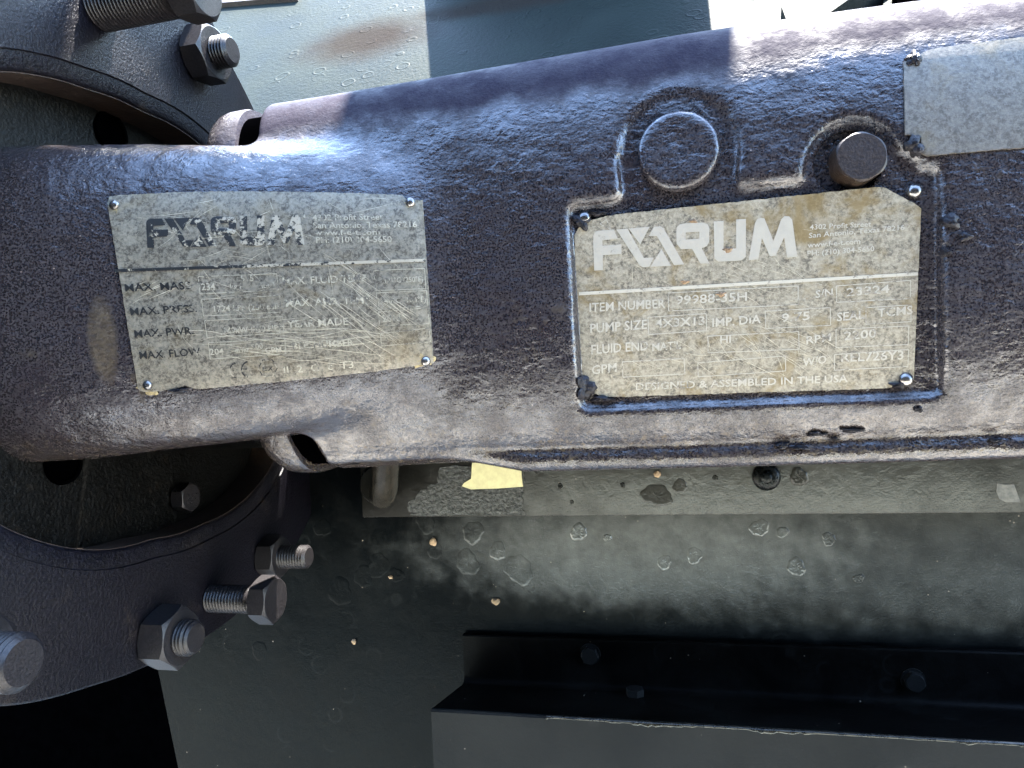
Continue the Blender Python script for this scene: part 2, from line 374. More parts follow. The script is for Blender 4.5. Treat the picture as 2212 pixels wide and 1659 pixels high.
def casting_f(x, u, n):
    uT = np.interp(x, *B_TOP); uB = np.interp(x, *B_BOT) + .003
    f = sell(u, n, (uT + uB) / 2, (uT - uB) / 2, -.052, .052, .075, 2.9)
    # rolled bead along the lower rim
    fd = np.clip((x + .135) / .05, 0, 1); br = .0068 * (.55 + .45 * fd)
    f = smin(f, np.sqrt((u - (uB + .0022 + .007 * (1 - fd))) ** 2 + (n + .027) ** 2) - br, .0040)
    f = smax(f, (xl_of(u) - x), .004)
    # arm towards the flange
    aT = np.interp(x, *A_TOP); aB = np.interp(x, *A_BOT); cr = np.interp(x, CRX, CRN)
    fa = sell(u, n, (aT + aB) / 2, (aT - aB) / 2, cr - .046, .046, .034, 2.9)
    f = smin(f, fa, .008)
    # machined pocket under the big plate, with round lands for plug and bolt
    px, pu = rot2((x, u), PC, PANG)
    r2 = lambda a, b, hx, hu, r: np.sqrt(np.maximum(np.abs(a) - hx + r, 0) ** 2 + np.maximum(np.abs(b) - hu + r, 0) ** 2) + np.minimum(np.maximum(np.abs(a) - hx + r, np.abs(b) - hu + r), 0) - r
    reg = r2(px, pu, PHW, PHH, .004)
    disc = np.sqrt((x - DISC[0]) ** 2 + (u - DISC[1]) ** 2) - .0275
    stem = r2(x - DISC[0] + .001, u - DISC[1] + .02, .0275, .02, .002)
    bolt = np.sqrt((x - BOLT[0]) ** 2 + (u - BOLT[1]) ** 2) - .0185
    stem2 = r2(x - BOLT[0] - .004, u - BOLT[1] + .018, .0225, .018, .004)
    reg = smin(reg, np.minimum(smin(disc, stem, .004), smin(bolt, stem2, .008)), .006)
    floor = np.minimum(pl_n(u), -.0046)
    f = smax(f, -smax(reg, floor - n, .003), .006)
    spot = smax(np.sqrt((x - BOLT[0] + .001) ** 2 + (u - BOLT[1]) ** 2) - .0152, -.0085 - n, .001)
    f = smax(f, -spot, .0012)
    return np.maximum(f, np.maximum(-.122 - n, x - .25))

def surface_nets(f, lo, hi, h):
    ax = [np.arange(a, b, h) for a, b in zip(lo, hi)]
    Gu, Gn = np.meshgrid(ax[1], ax[2], indexing='ij')
    V = np.stack([f(np.full_like(Gu, x), Gu, Gn) for x in ax[0]]).astype(np.float32)
    s = V < 0; nx, nu, nn = V.shape
    idx = np.full((nx - 1, nu - 1, nn - 1), -1, np.int64)
    c = sum(s[i:nx - 1 + i, j:nu - 1 + j, k:nn - 1 + k].astype(np.int8) for i in (0, 1) for j in (0, 1) for k in (0, 1))
    act = np.argwhere((c > 0) & (c < 8)); idx[tuple(act.T)] = np.arange(len(act))
    acc = np.zeros((len(act), 3)); cnt = np.zeros(len(act))
    cor = [(i, j, k) for i in (0, 1) for j in (0, 1) for k in (0, 1)]
    for a in cor:
        for b in cor:
            if sum(b) - sum(a) == 1 and all(q >= p for p, q in zip(a, b)):
                va = V[tuple((act + a).T)]; vb = V[tuple((act + b).T)]; mk = (va < 0) != (vb < 0)
                t = np.where(mk, va / np.where(mk, va - vb, 1), 0)
                p = np.array(a) + t[:, None] * (np.array(b) - np.array(a)); acc[mk] += p[mk]; cnt[mk] += 1
    P = (act + acc / cnt[:, None]) * h + np.array(lo)
    quads = []
    for d in range(3):
        e = [0, 0, 0]; e[d] = 1
        A = s[:nx - e[0], :nu - e[1], :nn - e[2]]; B = s[e[0]:, e[1]:, e[2]:]
        ed = np.argwhere(A != B); o1, o2 = [(0, 1, 0), (0, 0, 1)] if d == 0 else [(1, 0, 0), (0, 0, 1)] if d == 1 else [(1, 0, 0), (0, 1, 0)]
        o1, o2 = np.array(o1), np.array(o2)
        ok = ((ed - o1 - o2) >= 0).all(1) & (ed < np.array(idx.shape)).all(1); ed = ed[ok]
        q = np.stack([idx[tuple((ed - o).T)] for o in (o1 * 0, o1, o1 + o2, o2)], 1)
        flip = A[tuple(ed.T)] ^ (d == 1)
        q[~flip] = q[~flip][:, ::-1]; quads.append(q[(q >= 0).all(1)])
    return P, np.concatenate(quads)
def grad(f, P, e=.0004):
    g = np.stack([(f(*(P + d).T) - f(*(P - d).T)) / (2 * e) for d in np.eye(3) * e], 1); return g
P, Q = surface_nets(casting_f, (-.43, -.085, -.13), (.26, .205, .078), .0016)
for _ in range(2):
    g = grad(casting_f, P); fv = casting_f(*P.T); s2 = (g * g).sum(1)
    P -= np.clip(fv / np.maximum(s2, .3), -.0008, .0008)[:, None] * g

FR_ORG = (0, .06, -.1); SM = onN(222, 735, crown_px(222)); M['casting'] = make_casting_paint()
frame = thing('bearing_frame', FR_ORG, 'dark purple-black painted cast pump bearing frame carrying three metal nameplates', 'pump frame')
def big_mesh(name, P, Q, mat, parent):
    me = bpy.data.meshes.new(name); V = (P - np.array(parent['_o'])).astype(np.float32)
    me.vertices.add(len(V)); me.vertices.foreach_set('co', V.ravel())
    me.loops.add(Q.size); me.loops.foreach_set('vertex_index', Q.ravel().astype(np.int32))
    me.polygons.add(len(Q)); me.polygons.foreach_set('loop_start', np.arange(0, Q.size, 4, dtype=np.int32))
    me.update(calc_edges=True); me.validate(); me.shade_smooth()
    o = bpy.data.objects.new(name, me); COL.objects.link(o); o.parent = parent; me.materials.append(mat); return o
big_mesh('housing', P, Q, M['casting'], frame)

def hit(px, off, f=casting_f):
    """where rays through picture positions meet the casting (raised by off)"""
    D = rays(px); T0 = (.085 - CAM[2]) / D[:, 2]; T1 = (-.09 - CAM[2]) / D[:, 2]
    lo = T0.copy(); hi = T1.copy(); done = np.zeros(len(D), bool)
    for k in range(1, 121):
        t = T0 + (T1 - T0) * k / 120; v = f(*(CAM + D * t[:, None]).T) - off
        new = (~done) & (v < 0); hi[new] = t[new]; lo[new] = (T0 + (T1 - T0) * (k - 1) / 120)[new]; done |= new
    for _ in range(24):
        m = (lo + hi) / 2; v = f(*(CAM + D * m[:, None]).T) - off; lo = np.where(v > 0, m, lo); hi = np.where(v > 0, hi, m)
    return CAM + D * hi[:, None]
def hit_plate(px, off):
    """the flat right-hand plate"""
    D = rays(px); a = -.0042 - .1 * .078 + off
    t = (a + .1 * CAM[1] - CAM[2]) / (D[:, 2] - .1 * D[:, 1]); return CAM + D * t[:, None]
def f_smooth(x, u, n):                      # casting without the pocket, for the plates on its skin
    return casting_f(x, u, n)

# collar and core at the body's left end
def ring_loft(name, xs, scales, mat, parent, n0=-.052, df=.052, db=.075, p=2.9, K=96):
    xr = float((XLT[0] + XLB[0]) / 2)
    uT = np.interp(xr, *B_TOP); uB = np.interp(xr, *B_BOT); uc, h = (uT + uB) / 2, (uT - uB) / 2
    V, Fc = [], []
    for xo, s in zip(xs, scales):
        for k in range(K):
            a = 2 * math.pi * k / K; c, sn = math.cos(a), math.sin(a); d = df if sn > 0 else db
            q = (abs(c) ** p + abs(sn) ** p) ** (-1 / p)
            u = uc + h * s * c * q; n = n0 + (d * s) * sn * q
            V.append((xl_of(u) + xo, u, n))
    for i in range(len(xs) - 1):
        for k in range(K): j = (k + 1) % K; Fc.append((i * K + k, i * K + j, (i + 1) * K + j, (i + 1) * K + k))
    Fc += [tuple(range(K)), tuple(range((len(xs) - 1) * K, len(xs) * K))]
    return mesh_ob(name, V, Fc, mat, parent)
ring_loft('bearing_cover', [-.037, -.037, -.0350, -.0310, -.0265, -.0165, -.0145, -.0145], [.8, .925, .96, .982, .992, .994, .988, .8], M['casting'], frame)
ring_loft('groove_shade', [-.034, -.034, .006, .006], [.3, .945, .945, .3], M['void'], frame)  # groove filled with near-black that stands for its shade
mesh_ob('foot_blocker', *box(-.22, .27, .0, .13, -.42, -.11, .006), M['rough_black'], frame)  # unseen foot, added to block sun from the rail below

# ------------------------------------------------------------------ nameplates
def edge_poly(pts, s):
    pts = np.array(pts, float); L = np.r_[0, np.cumsum(np.hypot(*np.diff(pts, axis=0).T))]; L /= L[-1]
    return np.stack([np.interp(s, L, pts[:, 0]), np.interp(s, L, pts[:, 1])], 1)
def plate_mesh(top, bot, hitf, off, thick, ns=90, nt=50, jag=.5):
    s = np.linspace(0, 1, ns); T = edge_poly(top, s); B = edge_poly(bot, s)
    T[:, 1] += RNG.normal(0, jag, ns); B[:, 1] += RNG.normal(0, jag, ns)
    t = np.linspace(0, 1, nt)[:, None, None]
    G = (T[None] * (1 - t) + B[None] * t)
    G[:, 0, 0] += RNG.normal(0, jag * .6, nt); G[:, -1, 0] += RNG.normal(0, jag * .6, nt)
    A = hitf(G.reshape(-1, 2), off); Bk = hitf(G.reshape(-1, 2), off); Bk = Bk - np.array([0, 0, thick])
    I = np.arange(ns * nt).reshape(nt, ns); Fc = []
    for i in range(nt - 1):
        for j in range(ns - 1): Fc.append((I[i, j], I[i, j + 1], I[i + 1, j + 1], I[i + 1, j]))
    rim = list(I[0, :]) + list(I[1:, -1]) + list(I[-1, -2::-1]) + list(I[-2:0:-1, 0]); n = len(A)
    rb = {r: n + k for k, r in enumerate(rim)}
    V = np.concatenate([A, Bk[rim]])
    for a, b in zip(rim, rim[1:] + rim[:1]): Fc.append((a, b, rb[b], rb[a]))
    return V, Fc
PL_TOP = [(232, 440), (236, 425), (262, 421), (400, 415), (500, 413), (650, 414), (800, 418), (868, 421), (878, 432), (912, 432)]
PL_BOT = [(298, 838), (303, 846), (335, 846), (372, 842), (385, 836), (405, 834), (425, 841), (600, 825), (780, 806), (900, 790), (936, 784)]
PR_TOP = [(1241, 508), (1252, 489), (1280, 474), (1330, 463), (1600, 435), (1893, 404), (1912, 405), (1986, 446), (1990, 450)]
PR_BOT = [(1250, 812), (1258, 824), (1275, 845), (1300, 858), (1450, 854), (1614, 848), (1800, 843), (1925, 838), (1945, 826), (1974, 822)]
PT_TOP = [(1952, 135), (1975, 122), (2005, 108), (2060, 98), (2212, 80), (2420, 52)]
PT_BOT = [(1956, 290), (1990, 294), (1990, 330), (2005, 336), (2212, 318), (2440, 298)]
pl_l = mesh_ob('nameplate', *plate_mesh(PL_TOP, PL_BOT, hit, .0009, .0012), M['plate_l'], frame); pl_l['label'] = 'scratched grey nameplate bowed round the arm at the left'
pl_r = mesh_ob('nameplate', *plate_mesh(PR_TOP, PR_BOT, hit_plate, .0009, .0012), M['plate_r'], frame); pl_r['label'] = 'yellow-stained nameplate in the pocket below the round plug'
pl_t = mesh_ob('nameplate', *plate_mesh(PT_TOP, PT_BOT, hit, .0011, .0012), M['plate_t'], frame); pl_t['label'] = 'blank grey nameplate cut by the right edge of the photo'

def rivet(px, parent, hitf, r=.0027, h=.0018, mat='rivet'):
    c = hitf([px], .0009)[0]
    V, Fc = lathe([(-.001, r * 1.0), (h * .2, r * .98), (h * .55, r * .82), (h * .85, r * .5), (h, r * .12)], 20, False, True)
    return mesh_ob('rivet', place(V, (0, .05, 1), c), Fc, M[mat], parent, 60)
for p in ((246, 443), (886, 437), (318, 832), (919, 780)): rivet(p, pl_l, hit)
for p in ((1262, 470), (1976, 412), (1957, 819)): rivet(p, pl_r, hit, .0033, .0022)
rivet((1268, 845), pl_r, hit, .0024, .0012, 'sealant')
rivet((1978, 128), pl_t, hit, .0028, .002, 'sealant'); rivet((1983, 322), pl_t, hit, .0028, .002, 'sealant')

def blob(name, px, w, h, hitf, parent, mat, hgt=.0016, seed=0, K=26):
    rg = np.random.default_rng(seed); a = np.linspace(0, 2 * math.pi, K, endpoint=False)
    rr = 1 + .22 * np.sin(3 * a + rg.uniform(0, 6)) + .14 * np.sin(5 * a + rg.uniform(0, 6)) + rg.normal(0, .08, K)
    rings = []
    for s, z in ((1, 0), (.9, .55), (.6, .9), (.25, 1)):
        pts = np.stack([px[0] + w * s * rr * np.cos(a), px[1] + h * s * rr * np.sin(a)], 1)
        rings.append(hitf(pts, .0006) + np.array([0, 0, 1]) * (hgt * z * (1 + rg.normal(0, .15, K))[:, None]))
    V = np.concatenate(rings); Fc = [(i * K + k, i * K + (k + 1) % K, (i + 1) * K + (k + 1) % K, (i + 1) * K + k) for i in range(3) for k in range(K)] + [tuple(range(3 * K, 4 * K))]
    return mesh_ob(name, V, Fc, mat, parent, 60)
for k, (px, w, h) in enumerate((((1258, 478), 20, 18), ((1292, 462), 20, 6), ((1266, 838), 20, 26), ((1300, 862), 24, 7), ((1972, 128), 16, 16), ((1972, 315), 18, 24), ((1940, 832), 18, 7), ((388, 844), 20, 6))):
    blob('sealant', px, w, h, hit, frame, M['sealant'], .0022, k)

# lettering --------------------------------------------------------------
_texts = []
def text_mesh(strings):
    obs = []
    for s in strings:
        cu = bpy.data.curves.new('t', 'FONT'); cu.body = s; cu.size = 1; cu.resolution_u = 2; cu.offset = .012
        o = bpy.data.objects.new('t', cu); COL.objects.link(o); obs.append(o)
    bpy.context.view_layer.update(); dg = bpy.context.evaluated_depsgraph_get(); res = []
    for o in obs:
        me = bpy.data.meshes.new_from_object(o.evaluated_get(dg))
        V = np.array([v.co[:2] for v in me.vertices]).reshape(-1, 2); Fc = [tuple(p.vertices) for p in me.polygons]
        cu = o.data; bpy.data.objects.remove(o); bpy.data.curves.remove(cu); bpy.data.meshes.remove(me); res.append((V, Fc))
    return res
def lay_text(items, conv, up):
    """items: (string, x0, y0, x1, y1, cap height) in picture crops -> picture positions and faces"""
    out = []
    for (V, Fc), (s, x0, y0, x1, y1, h) in zip(text_mesh([i[0] for i in items]), items):
        w = V[:, 0].max(); d = np.array([x1 - x0, y1 - y0], float)
        q = np.array([x0, y0]) + V[:, :1] / w * d + V[:, 1:2] / .69 * h * np.array(up((x0 + x1) / 2))
        out.append((conv(q), Fc))
    return join(*out)
def strip(p, q, w, n=14):
    p, q = np.array(p, float), np.array(q, float); d = (q - p) / np.linalg.norm(q - p); m = np.array([-d[1], d[0]]) * w / 2
    t = np.linspace(0, 1, n)[:, None]; A = p + (q - p) * t + m; B = p + (q - p) * t - m
    return np.concatenate([A, B]), [(i, i + 1, n + i + 1, n + i) for i in range(n - 1)]
def quadbox(a, b, c, d, w):
    return [strip(a, b, w), strip(b, c, w), strip(c, d, w), strip(d, a, w)]
def poly2(loops):
    P = [Vector((x, y, 0)) for l in loops for x, y in l]
    tr = tessellate_polygon([[Vector((x, y, 0)) for x, y in l] for l in loops]); return np.array([(p.x, p.y) for p in P]), [tuple(t) for t in tr]
def put_print(name, px_parts, hitf, off, mat, parent):
    V, Fc = join(*px_parts); V = np.array([v[:2] for v in V]); P3 = hitf(V, off)
    me = bpy.data.meshes.new(name); me.from_pydata((P3 - np.array(frame['_o'])).tolist(), [], [tuple(map(int, f)) for f in Fc]); me.update()
    o = bpy.data.objects.new(name, me); COL.objects.link(o); o.parent = parent; me.materials.append(mat); return o
def two(parts, conv=None):
    return [(conv(np.array([p[:2] for p in V])), F) for V, F in parts]
cl = lambda q: np.asarray(q) * .3323 + (219.4, 395.)
cr_ = lambda q: np.asarray(q) * .3596 + (1223.4, 384.)
clogo = lambda q: np.asarray(q) * .2182 + (1261.8, 449.9)
LOGO = [[[(100, 617), (88, 290), (95, 255), (115, 232), (145, 222), (290, 210), (335, 300), (180, 318), (182, 372), (368, 355), (370, 452), (185, 465), (187, 612)]],
        [[(318, 210), (430, 202), (590, 490), (690, 488), (645, 578), (585, 585), (550, 565)]],
        [[(440, 200), (650, 182), (555, 360)]],
        [[(640, 275), (690, 185), (750, 178), (785, 195), (990, 555), (890, 563), (720, 275)]],
        [[(765, 405), (860, 570), (655, 580)]],
        [[(912, 250), (915, 190), (945, 160), (1000, 148), (1180, 142), (1225, 160), (1240, 200), (1238, 330), (1215, 375), (1165, 395), (1240, 545), (1150, 547), (1070, 402), (960, 405), (915, 350)], [(1005, 240), (1005, 310), (1140, 300), (1140, 232)]],
        [[(1283, 130), (1380, 125), (1380, 402), (1505, 397), (1505, 110), (1602, 105), (1600, 480), (1560, 515), (1500, 522), (1330, 528), (1290, 500)]],
        [[(1628, 515), (1690, 150), (1715, 105), (1750, 95), (1785, 100), (1875, 325), (1950, 110), (1985, 78), (2030, 80), (2060, 115), (2110, 480), (2010, 487), (1980, 290), (1895, 470), (1838, 475), (1760, 295), (1725, 505)]]]
src = np.array([(100, 617, 1), (2110, 480, 1), (95, 240, 1), (1990, 78, 1)], float)
dst = np.array([(83, 302), (1252, 270), (65, 82), (1190, 54)], float)
AFF = np.linalg.lstsq(src, dst, rcond=None)[0]
clogo_l = lambda q: (np.c_[np.asarray(q), np.ones(len(q))] @ AFF) * .2877 + (296.2, 449.9)
logo = [poly2(l) for l in LOGO]
put_print('logo', two(logo, clogo), hit_plate, .0011, M['pale_logo'], pl_r)
put_print('logo', two(logo, clogo_l), hit, .0012, M['worn'], pl_l)

TL = [('TM', 1280, 232, 1325, 228, 22), ('4302 Profit Street', 1372, 245, 1830, 238, 38), ('San Antonio, Texas 78216', 1375, 295, 2052, 288, 38),
      ('www.f-e-t.com', 1385, 340, 1810, 336, 34), ('PH: (210) 304-5650', 1392, 390, 1888, 384, 38),
      ('234', 650, 698, 740, 695, 44), ('515', 905, 640, 990, 637, 38), ('kg [', 835, 690, 915, 688, 34), ('lbs ]', 1040, 685, 1125, 681, 34),
      ('1724 kPa (250 psi)', 722, 838, 1155, 820, 38), ('149kW (200 HP)', 790, 982, 1165, 962, 40), ('204', 705, 1120, 795, 1114, 40),
      ('m\u00b3/hr', 870, 1106, 960, 1100, 34), ('900', 975, 1082, 1050, 1078, 36), ('GPM', 1062, 1106, 1170, 1100, 34),
      ('MAX. FLUID TEMP.', 1175, 662, 1735, 640, 46), ('121\u00b0C (250\u00b0F)', 1835, 652, 2090, 642, 34), ('MAX. AMB. TEMP.', 1195, 806, 1760, 782, 46),
      ('40\u00b0C (104\u00b0F)', 1840, 786, 2110, 772, 34), ('YEAR MADE', 1210, 942, 1605, 922, 46), ('2013', 1825, 906, 1945, 898, 46), ('REF. NUMBER', 1240, 1082, 1640, 1058, 44),
      ('II  2  G  c  T3', 1180, 1242, 1640, 1202, 46)]
TLW = [('MAX. MASS', 150, 706, 582, 690, 48), ('MAX. PRESS.', 185, 862, 622, 838, 48), ('MAX. PWR.', 212, 1006, 600, 984, 48), ('MAX. FLOW', 245, 1146, 645, 1120, 48)]
upl = lambda x: (-.155 + .09 * x / 2100, -1)
tl = lay_text(TL, cl, upl); tlw = lay_text(TLW, cl, upl)
bx = []
for q in (((628, 610), (1138, 590), (1150, 696), (640, 722)), ((650, 757), (1158, 732), (1168, 840), (662, 866)), ((670, 896), (1176, 868), (1186, 976), (686, 1006)), ((694, 1040), (1190, 1010), (1198, 1112), (706, 1146)),
          ((1770, 570), (2100, 556), (2108, 688), (1782, 700)), ((1786, 716), (2112, 700), (2120, 800), (1796, 822)), ((1800, 840), (2122, 812), (2130, 915), (1808, 930)), ((1812, 980), (2130, 944), (2138, 1034), (1820, 1060))):
    bx += quadbox(*q, 4.5)
def arc(cx, cy, r, a0, a1, w, n=16):
    a = np.linspace(a0, a1, n); A = np.stack([cx + (r + w / 2) * np.cos(a), cy + (r + w / 2) * np.sin(a)], 1); B = np.stack([cx + (r - w / 2) * np.cos(a), cy + (r - w / 2) * np.sin(a)], 1)
    return np.concatenate([A, B]), [(i, i + 1, n + i + 1, n + i) for i in range(n - 1)]
ce = [arc(885, 1217, 50, 1.75, 4.5, 10), arc(960, 1212, 50, 1.75, 4.5, 10), strip((912, 1212), (945, 1210), 8, 4), arc(1080, 1205, 62, 0, 2 * math.pi, 7, 7), strip((1050, 1190), (1050, 1222), 7, 3), strip((1050, 1190), (1078, 1188), 6, 3), strip((1050, 1206), (1075, 1204), 6, 3), strip((1050, 1222), (1078, 1220), 6, 3), strip((1085, 1192), (1110, 1220), 6, 3), strip((1110, 1192), (1085, 1222), 6, 3)]
put_print('lettering', [tl] + two(bx, cl), hit, .0012, M['pale_warm'], pl_l)
put_print('lettering', [tlw] + two(ce + [strip((86, 572), (2106, 502), 20, 40)], cl), hit, .00125, M['worn'], pl_l)
TR = [('4302 Profit Street', 1462, 312, 1830, 292, 30), ('San Antonio, Texas 78216', 1455, 362, 2032, 312, 30), ('www.f-e-t.com', 1450, 420, 1765, 395, 30), ('PH: (210) 304-5650', 1445, 470, 1850, 440, 30),
      ('ITEM NUMBER', 135, 806, 594, 780, 52), ('99988-35H', 655, 762, 1085, 738, 52), ('S/N', 1495, 722, 1600, 708, 44), ('23324', 1680, 712, 1940, 690, 48),
      ('PUMP SIZE', 140, 932, 485, 906, 54), ('4X3X13', 535, 902, 830, 882, 50), ('IMP. DIA', 872, 896, 1168, 872, 50), ('9.75', 1290, 868, 1462, 852, 50), ('SEAL', 1622, 862, 1790, 846, 50), ('TCMS', 1868, 838, 2080, 818, 50),
      ('FLUID END', 146, 1060, 492, 1034, 54), ("MAT'L", 512, 1042, 690, 1026, 46), ('HI', 920, 996, 988, 990, 46), ('RPM', 1436, 1000, 1590, 980, 46), ('2200', 1665, 976, 1862, 958, 50),
      ('GPM', 150, 1182, 302, 1164, 52), ('W/O', 1422, 1134, 1562, 1112, 46), ('REL726Y3', 1645, 1106, 2025, 1090, 52), ('DESIGNED & ASSEMBLED IN THE USA', 412, 1276, 1690, 1226, 42)]
upr = lambda x: (-.02 + .055 * x / 2100, -1)
tr_ = lay_text(TR, cr_, upr); bx = []
for q in (((612, 692), (1392, 650), (1394, 762), (614, 800)), ((1622, 650), (2068, 616), (2066, 726), (1624, 748)), ((490, 838), (840, 816), (842, 918), (494, 942)), ((1195, 802), (1585, 780), (1588, 886), (1198, 906)), ((1800, 780), (2072, 764), (2070, 864), (1800, 880)),
          ((850, 952), (1396, 924), (1398, 1030), (852, 1052)), ((1620, 910), (2056, 890), (2054, 1002), (1620, 1020)), ((336, 1106), (708, 1086), (712, 1178), (340, 1198)), ((790, 1112), (1316, 1070), (1318, 1160), (792, 1196)), ((1610, 1062), (2056, 1032), (2052, 1134), (1610, 1156))):
    bx += quadbox(*q, 4.5)
put_print('lettering', [tr_] + two(bx, cr_) + two([strip((75, 697), (2112, 577), 20, 30)], cr_) + two([strip((157, 155), (222, 112), 6, 3), strip((222, 112), (262, 210), 6, 3), strip((262, 210), (157, 155), 6, 3)], clogo), hit_plate, .0011, M['pale'], pl_r)
# scratches
def scratches(n, cx, cy, sx, sy, ang, da, L, w=1.0):
    out = []
    for _ in range(n):
        x, y = RNG.normal(cx, sx), RNG.normal(cy, sy); a = RNG.normal(ang, da); l = L * RNG.uniform(.3, 1.3) / 2
        bend = RNG.normal(0, .08) * l; d = np.array([math.cos(a), math.sin(a)]); m = np.array([-d[1], d[0]])
        t = np.linspace(-1, 1, 8)[:, None]; c = np.array([x, y]) + d * l * t + m * bend * (1 - t ** 2); ww = w * RNG.uniform(.4, 1.1) * (1 - .75 * np.abs(t)) / 2
        out.append((np.concatenate([c + m * ww, c - m * ww]), [(i, i + 1, 9 + i, 8 + i) for i in range(7)]))
    return out
def inside(parts, x0, x1, y0, y1): return [p for p in parts if p[0][:, 0].min() > x0 and p[0][:, 0].max() < x1 and p[0][:, 1].min() > y0 and p[0][:, 1].max() < y1]
sl = scratches(60, 800, 690, 70, 50, .62, .08, 130, 1.3) + scratches(50, 640, 735, 90, 18, .05, .09, 150, 1.3) + scratches(70, 600, 600, 170, 100, .3, .5, 60, 1.) + scratches(16, 300, 628, 25, 10, -.4, .06, 60, 1.6) + scratches(12, 440, 815, 30, 12, -.6, .06, 80, 1.6) + scratches(22, 480, 470, 130, 40, -.25, .3, 90, 1.3)
o = put_print('scratches', inside(sl, 285, 905, 424, 790), hit, .00115, M['scratch'], pl_l); o['kind'] = 'stuff'
sr = scratches(40, 1700, 750, 120, 50, .5, .1, 90, 1.2) + scratches(26, 1560, 780, 140, 40, .7, .3, 60, 1.2) + scratches(22, 1600, 560, 200, 70, .5, .5, 40, 1.) + scratches(12, 1700, 590, 100, 20, .35, .1, 70, 1.)
o = put_print('scratches', inside(sr, 1262, 1965, 480, 835), hit_plate, .00105, M['scratch'], pl_r); o['kind'] = 'stuff'
for k, (px, w, h) in enumerate((((1465, 590), 5, 18), ((1480, 609), 10, 4.5), ((1558, 636), 11, 6), ((1572, 540), 12, 6), ((1498, 478), 9, 4))):
    if k: blob('paint_chip', px, w, h, hit_plate, pl_r, M['clod'], .0008, 60 + k)

# ------------------------------------------------------------------ plug, bolt on the frame
V, Fc = lathe([(-.006, .0198), (.0018, .0198), (.0032, .0190), (.0039, .0176), (.0040, .0150), (.0036, .010), (.0036, .003)], 64)
c = onN(1465, 325, -.002); mesh_ob('cap_plug', place(V, (0, .06, 1), (c[0], c[1], -.0040)), Fc, M['casting'], frame, 50)
K = 48
V, Fc = lathe(hex_prof(.0222, .0118, True, 1.06), K)
c = onN(1838, 352, -.0085); mesh_ob('hex_bolt', place(V, (.12, .05, 1), (c[0] + .0008, c[1] - .001, -.0088), .12), Fc, M['plug'], frame, 28)

# ------------------------------------------------------------------ flange
XF = -.33
OUT = [(.298, -.106), (.267, -.132), (.231, -.173), (.15, -.24), (.03, -.265), (-.083, -.251), (-.131, -.197), (-.156, -.135), (-.166, -.075), (-.164, -.021), (-.158, .026), (-.145, .081), (-.09, .155), (0, .2), (.12, .215), (.24, .17), (.31, .08), (.325, -.02)]
BORE = [(.174, .064), (.183, .036), (.188, .004), (.191, -.042), (.188, -.098), (.15, -.165), (.06, -.2), (-.02, -.192), (-.056, -.174), (-.088, -.081), (-.0875, -.03), (-.085, .011), (-.071, .051), (-.056, .076), (0, .118), (.07, .133), (.14, .105)]
def radial(pts, c, th):
    P = np.array(pts) - c; a = np.arctan2(P[:, 1], P[:, 0]); r = np.hypot(*P.T); o = np.argsort(a); a, r = a[o], r[o]
    v = np.interp(th, np.r_[a - 2 * np.pi, a, a + 2 * np.pi], np.r_[r, r, r]); k = np.hanning(9); k /= k.sum()
    return np.convolve(np.r_[v[-8:], v, v[:8]], k, 'same')[8:-8]
FC = np.array([.05, -.05]); KF = 240; th = np.linspace(-np.pi, np.pi, KF, endpoint=False)
ro, ri = radial(OUT, FC, th), radial(BORE, FC, th)
def ringV(x, r): return np.stack([np.full(KF, x), FC[0] + r * np.cos(th), FC[1] + r * np.sin(th)], 1)
def rings(L, close=True):
    V = np.concatenate(L); n = len(L); Fc = []
    for i in range(n if close else n - 1):
        for k in range(KF): j = (k + 1) % KF; a, b = i * KF, ((i + 1) % n) * KF; Fc.append((a + k, a + j, b + j, b + k))
    return V, Fc
flange = thing('pump_flange', (XF, .05, -.05), 'large round black cast flange bolted behind the left arm with a ring of studs', 'flange')
lip = ri + .004
mesh_ob('flange_ring', *rings([ringV(XF - .034, ro), ringV(XF - .0015, ro), ringV(XF, ro - .0015), ringV(XF, ri + .0115), ringV(XF - .0012, ri + .011), ringV(XF - .0012, ri + .002), ringV(XF - .003, ri), ringV(XF - .034, ri)]), M['flange'], flange, 50)
mesh_ob('bore', *rings([ringV(XF - .0035, ri - .0006), ringV(XF - .034, ri - .0006), ringV(XF - .034, ri - .0001), ringV(XF - .0035, ri - .0001)]), M['rust'], flange)
V = np.concatenate([ringV(XF - .030, ri * k) for k in (1.0, .98, .5, .1)] ); Vb = np.concatenate([ringV(XF - .028, ri * 1.02), ringV(XF - .028, ri * .5), ringV(XF - .028, ri * .1)])
Fc = [(i * KF + k, i * KF + (k + 1) % KF, (i + 1) * KF + (k + 1) % KF, (i + 1) * KF + k) for i in range(2) for k in range(KF)] + [tuple(range(2 * KF, 3 * KF))]
mesh_ob('back_cover', Vb, Fc, M['rough_black'], flange)
def hole(px, py, r):
    c = onX(px, py, XF - .0275); V, Fc = lathe([(0, r * 1.25), (.0022, r * 1.2), (.0022, r), (-.0, r * .98), (0.0002, r * .2)], 32, False, True)
    mesh_ob('threaded_hole', place(V, (1, 0, 0), c), Fc, M['void'], flange, 40)
hole(238, 287, .011); hole(135, 1000, .0105)
c = onX(388, 1075, XF - .027); V, Fc = lathe([(0, .0135), (.0015, .0135)] , 32)
cb = mesh_ob('cover_bolt', place(*(lambda L: (L[0],))(lathe(hex_prof(.019, .010), 48)), (1, 0, 0), c, .5), lathe(hex_prof(.019, .010), 48)[1], M['bolt'], flange, 28)
